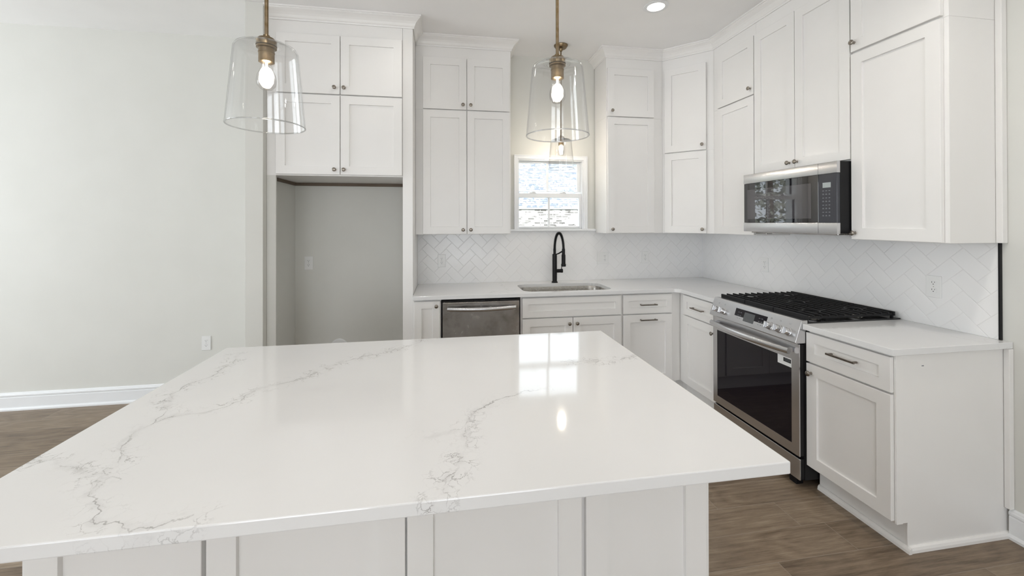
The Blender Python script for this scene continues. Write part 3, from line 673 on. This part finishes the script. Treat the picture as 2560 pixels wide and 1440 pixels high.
MB().box(.650, .702, .0022, .004, .270, .300).build('display', M_LCD2, cp)
b = MB()
for r in range(8):
    for c in range(3):
        xx = .648+c*.020; zz = .250-r*.021
        b.box(xx, xx+.010, .0024, .0036, zz, zz+.0035); 
        if r % 2: b.box(xx+.002, xx+.007, .0024, .0036, zz+.006, zz+.0075)
b.build('keypad_marks', M_MARK, cp)
b = MB().box(.03, .712, .04, .37, -.010, .004); b.box(.06, .16, .05, .10, -.018, -.010); b.build('vent_underside', M_STEEL_DW, mw, bev=.002)

# ------------------------------------------------------------------ island
ib = thing('island_cabinet', 'white shaker-panelled island cabinet under the large slab', 'island', (-2.69, -2.28, 0))
LC = Vector((-2.69, -2.28, 0)); IX0, IX1, IY0, IY1 = -3.553, -1.838, -2.72, -1.85
MB().box(IX0, IX1, IY0, IY1, .0, .8835).build('carcass', M_CAB, ib, loc=None).location = (-LC.x, -LC.y, 0)
def ipanel(a, c, rot, ox, oy, z0=.004, z1=.876, nm='panel', kb=None):
    o = MB().shaker(a, c, z0, z1, t=.019, rail=.067, rec=.012).build(nm, M_CAB, ib)
    o.rotation_euler = (0, 0, rot); o.location = (ox-LC.x, oy-LC.y, 0); return o
for a, c in ((-3.553, -3.186), (-3.176, -2.7045), (-2.6995, -2.222), (-2.210, -1.838)): ipanel(a, c, 0, 0, IY0-.0006)
ipanel(.0, .430, PI/2, IX1+.0006, IY0-.001, .10); ipanel(.436, .870, PI/2, IX1+.0006, IY0-.001, .10)
ipanel(.0, .430, -PI/2, IX0-.0006, IY1, .10); ipanel(.436, .870, -PI/2, IX0-.0006, IY1, .10)
for k in range(4):
    o = ipanel(.004+k*.4275, .426+k*.4275, PI, IX1, IY1+.0006, .14, nm='door'); knob(o, (.396 if k % 2 == 0 else .034)+k*.4275, .83, -.019)
tag(MB().slab([(-3.573, -3.001), (-1.800, -3.001), (-1.800, -1.811), (-3.573, -1.811)], .8845, .914).build('island_countertop', M_QI, bev=.003), 'large white quartz island slab with grey veins', 'countertop')

# ------------------------------------------------------------------ pendants
def pendant(label, x, y, zrim, power):
    p = thing('pendant_light', label, 'pendant light', (x, y, CE), 0); r = zrim-CE   # local z is down from the ceiling
    MB().lathe([(0, -.002), (.062, -.002), (.062, -.008), (.048, -.028), (.016, -.030), (.014, -.052), (.008, -.058), (0, -.058)], seg=36).build('canopy', M_BRASS, p, smooth=True)
    T0 = r+.262       # glass top
    MB().cyl(.006, T0+.028, -.05, seg=16).build('rod', M_BRASS, p, smooth=True)
    MB().lathe([(0, T0+.036), (.010, T0+.036), (.011, T0+.030), (.024, T0+.026), (.029, T0+.018), (.031, T0+.002), (0, T0+.002)], seg=36).build('cap', M_BRASS, p, smooth=True)
    MB().lathe([(0, T0-.001), (.030, T0-.001), (.030, T0-.006), (.0235, T0-.008), (.0235, T0-.018), (.0245, T0-.019), (.0245, T0-.022), (.0235, T0-.023), (.0235, T0-.052), (.018, T0-.055), (.0, T0-.055)], seg=36).build('socket', M_BRASS, p, smooth=True)
    th = .0028
    out = [(.0365, T0), (.078, T0-.001), (.088, T0-.006), (.0935, T0-.016), (.1155, r)]
    inn = [(.1155-th, r), (.0935-th, T0-.017), (.087-th, T0-.009), (.077, T0-th-.001), (.0365, T0-th)]
    MB().lathe(out+inn, seg=64, closed=True).build('shade', M_SHADE, p, smooth=True)
    rm = MB(); rm.lathe([(.1141+.0021*math.cos(2*PI*k/10), r+.0006+.0021*math.sin(2*PI*k/10)) for k in range(10)], seg=72, closed=True); rm.build('rim', M_RIM, p, smooth=True)
    Bz = T0-.054
    bp = [(.0135, Bz), (.0145, Bz-.010), (.0205, Bz-.026), (.0275, Bz-.042), (.0300, Bz-.058), (.0270, Bz-.074), (.0170, Bz-.086), (0, Bz-.090)]
    bu = MB().lathe(bp, seg=36).build('bulb', M_BULB, p, smooth=True)
    b = MB()
    for k in range(6):
        a = k*PI/3; b.tube([(.0040*math.cos(a), .0040*math.sin(a), Bz-.020), (.0070*math.cos(a+.2), .0070*math.sin(a+.2), Bz-.060)], .0009, 6)
    b.lathe([(0, Bz+.001), (.004, Bz), (.003, Bz-.022), (0, Bz-.024)], seg=12); b.build('filament', M_FIL, bu)
    l = bpy.data.lights.new('bulb_light', 'POINT'); l.energy = power; l.color = (1, .90, .76); l.shadow_soft_size = .022
    lo_ = bpy.data.objects.new('bulb_light', l); lo_.parent = p; lo_.location = (0, 0, Bz-.045); COL.objects.link(lo_)
    return p
pendant('brass and clear glass pendant over the left half of the island', -3.178, -2.39, 1.793, 2.2)
pendant('brass and clear glass pendant over the right half of the island', -2.193, -2.39, 1.793, 2.2)
pendant('brass and clear glass pendant hanging near the sink window', -1.572, -.283, 1.955, 5)

# recessed ceiling lights; only the first is inside the picture
def can(x, y, label, power=22):
    c = thing('recessed_light', label, 'ceiling light', (x, y, CE-.0012))
    MB().lathe([(.060, 0), (.062, -.004), (.088, -.003), (.090, .0), ], seg=48, closed=True).build('trim_ring', M_TRIM, c, smooth=True)
    MB().lathe([(0, -.0012), (.0595, -.0012), (.0595, .0), (0, .0)], seg=40).build('lens', M_CAN, c)
    l = bpy.data.lights.new('downlight', 'SPOT'); l.energy = power; l.spot_size = math.radians(150); l.spot_blend = .9; l.shadow_soft_size = .06; l.color = (1, .955, .89)
    o = bpy.data.objects.new('downlight', l); o.parent = c; o.location = (0, 0, -.01); COL.objects.link(o)
can(-1.065, -1.035, 'round recessed ceiling light in front of the corner cabinets', 14)
can(-2.95, -1.035, 'recessed ceiling light in front of the refrigerator cabinet', 7)
for k, (x, y) in enumerate(((-.95, -2.7), (-2.95, -3.6), (-5.2, -1.6), (-5.2, -4.2))):
    can(x, y, ['recessed ceiling light in the aisle by the end cabinet', 'unseen recessed light added over the aisle behind the island', 'unseen recessed light added near the long bare wall', 'unseen recessed light added in the middle of the open room'][k], (46, 50, 3, 3)[k])  # last three of these are unseen, added to brighten the room

# ------------------------------------------------------------------ outlets and switches (local frame faces -y)
def outlet(label, loc, rz, gangs=1, kind='outlet'):
    t = thing('wall_outlet' if kind == 'outlet' else 'light_switch_plate', label, 'outlet' if kind == 'outlet' else 'switch', loc, rz)
    w2 = .035 if gangs == 1 else .058
    MB().box(-w2, w2, -.0055, 0, -.0585, .0585).build('cover_plate', M_PLATE, t, bev=.002)
    def rec(cx):
        for s_ in (-1, 1):
            o = MB().prism([(cx+.0165*math.cos(a)*(1.0), s_*.0195+max(-.0145, min(.0145, .0175*math.sin(a)))) for a in [2*PI*i/28 for i in range(28)]], -.0068, -.0050, 'y').build('receptacle', M_PLATE, t)
            MB().box(cx-.0075, cx-.0055, -.0072, -.0066, s_*.0195+.000, s_*.0195+.008).box(cx+.0050, cx+.0070, -.0072, -.0066, s_*.0195+.0015, s_*.0195+.008).lathe([(0, 0), (.0024, 0), (.0024, .0006), (0, .0006)], cx, -.0066, s_*.0195-.006, 12, Matrix.Rotation(PI/2, 4, 'X')).build('slot', M_SLOT, o)
        MB().lathe([(0, 0), (.002, 0), (.002, .0006), (0, .0006)], cx, -.0056, 0, 12, Matrix.Rotation(PI/2, 4, 'X')).build('screw', M_PULL, t)
    def rocker(cx):
        MB().prism([(-.0052, -.032), (-.0095, -.030), (-.0065, 0), (-.0060, .030), (-.0052, .032)], cx-.0165, cx+.0165, 'x').build('rocker', M_PLATE, t, bev=.0006)
    if gangs == 1: rec(0)
    else: rocker(-.0235); rec(.0235)
    return t
outlet('white duplex outlet on the tile left of the sink', (-2.628, -.0005, 1.1235), 0)
outlet('white two-gang plate on the tile right of the faucet', (-1.073, -.0005, 1.125), 0, 2, 'switch')
outlet('white duplex outlet on the tile right of the two-gang plate, near the corner', (-.626, -.0005, 1.1255), 0)
outlet('white duplex outlet on the tile between the corner and the range', (-.0005, -.840, 1.124), R9)
outlet('white duplex outlet on the tile above the short countertop', (-.0005, -2.027, 1.127), R9)
outlet('white duplex outlet inside the refrigerator alcove', (-3.779, WB-.0005, 1.122), 0)
outlet('white duplex outlet low on the long bare wall', (-4.590, WB-.0005, .460), 0)
v = thing('water_valve_box', 'round white water box low on the alcove wall', 'valve box', (-3.525, WB-.0005, .375))
RX = Matrix.Rotation(PI/2, 4, 'X')
MB().lathe([(.060, 0), (.074, 0), (.074, .004), (.068, .007), (.060, .007)], seg=40, mat=RX, closed=True).build('flange', M_PLATE, v, smooth=True)
MB().lathe([(0, 0), (.060, 0), (.060, .002), (0, .002)], seg=40, mat=RX).build('back_plate', M_PLATE, v)
MB().lathe([(0, .002), (.010, .002), (.010, .020), (0, .020)], 0, 0, .015, 20, RX).build('valve', M_STEEL, v, smooth=True)

# ------------------------------------------------------------------ outside the window
gd = MB().box(-60, 60, .35, 70, -.66, -.56).build('lawn', M_GRASS); gd['kind'] = 'stuff'; tag(gd, 'mown lawn on the ground outside the sink window', 'lawn')
nh = thing('neighbor_house', 'pale brick house with grey shingle roof seen through the sink window', 'house', (4, 12, -.42))
MB().box(-4.5, 8, 0, 9, 0, 2.40).build('wall', M_BRICK, nh)
b = MB(); b.prism([(-.06, 2.49), (4.5, 6.0), (9.06, 2.49), (9.06, 2.41), (4.5, 5.88), (-.06, 2.41)], -5.0, 8.5, 'x'); b.build('roof', M_SHING, nh)
MB().box(-5.0, 8.5, -.075, -.06, 2.41, 2.47).build('gutter', M_LCD2, nh)
def tree(x, y, h, label):
    t = thing('tree', label, 'tree', (x, y, -.55), 0, 'trees reflected in the microwave door')
    MB().tube([(0, 0, 0), (.1, 0, h*.4), (0, .1, h*.8)], [.14, .10, .03], 10).build('trunk', M_BARK, t, smooth=True)
    b = MB()
    for i in range(2600):
        a = random.uniform(0, 2*PI); zz = random.random(); rr_ = h*.28*math.sin(PI*min(1, zz*.9+.08))**.6*random.uniform(.3, 1)
        c = Vector((rr_*math.cos(a), rr_*math.sin(a), h*(.18+.82*zz))); s_ = random.uniform(.04, .09)
        u = Vector([random.gauss(0, 1) for _ in range(3)]).normalized(); w_ = u.orthogonal().normalized()
        vs = [b.bm.verts.new(c+u*s_), b.bm.verts.new(c+w_*s_*.6), b.bm.verts.new(c-u*s_), b.bm.verts.new(c-w_*s_*.6)]; b.bm.faces.new(vs)
    b.build('foliage', M_LEAF, t)
for x, y, h in ((-6.5, 5.5, 5.2), (-9.5, 7.0, 6.5), (-5.0, 8.5, 6.8), (-12.5, 9.5, 7.5)): tree(x, y, h, 'leafy garden tree reflected in the microwave door')
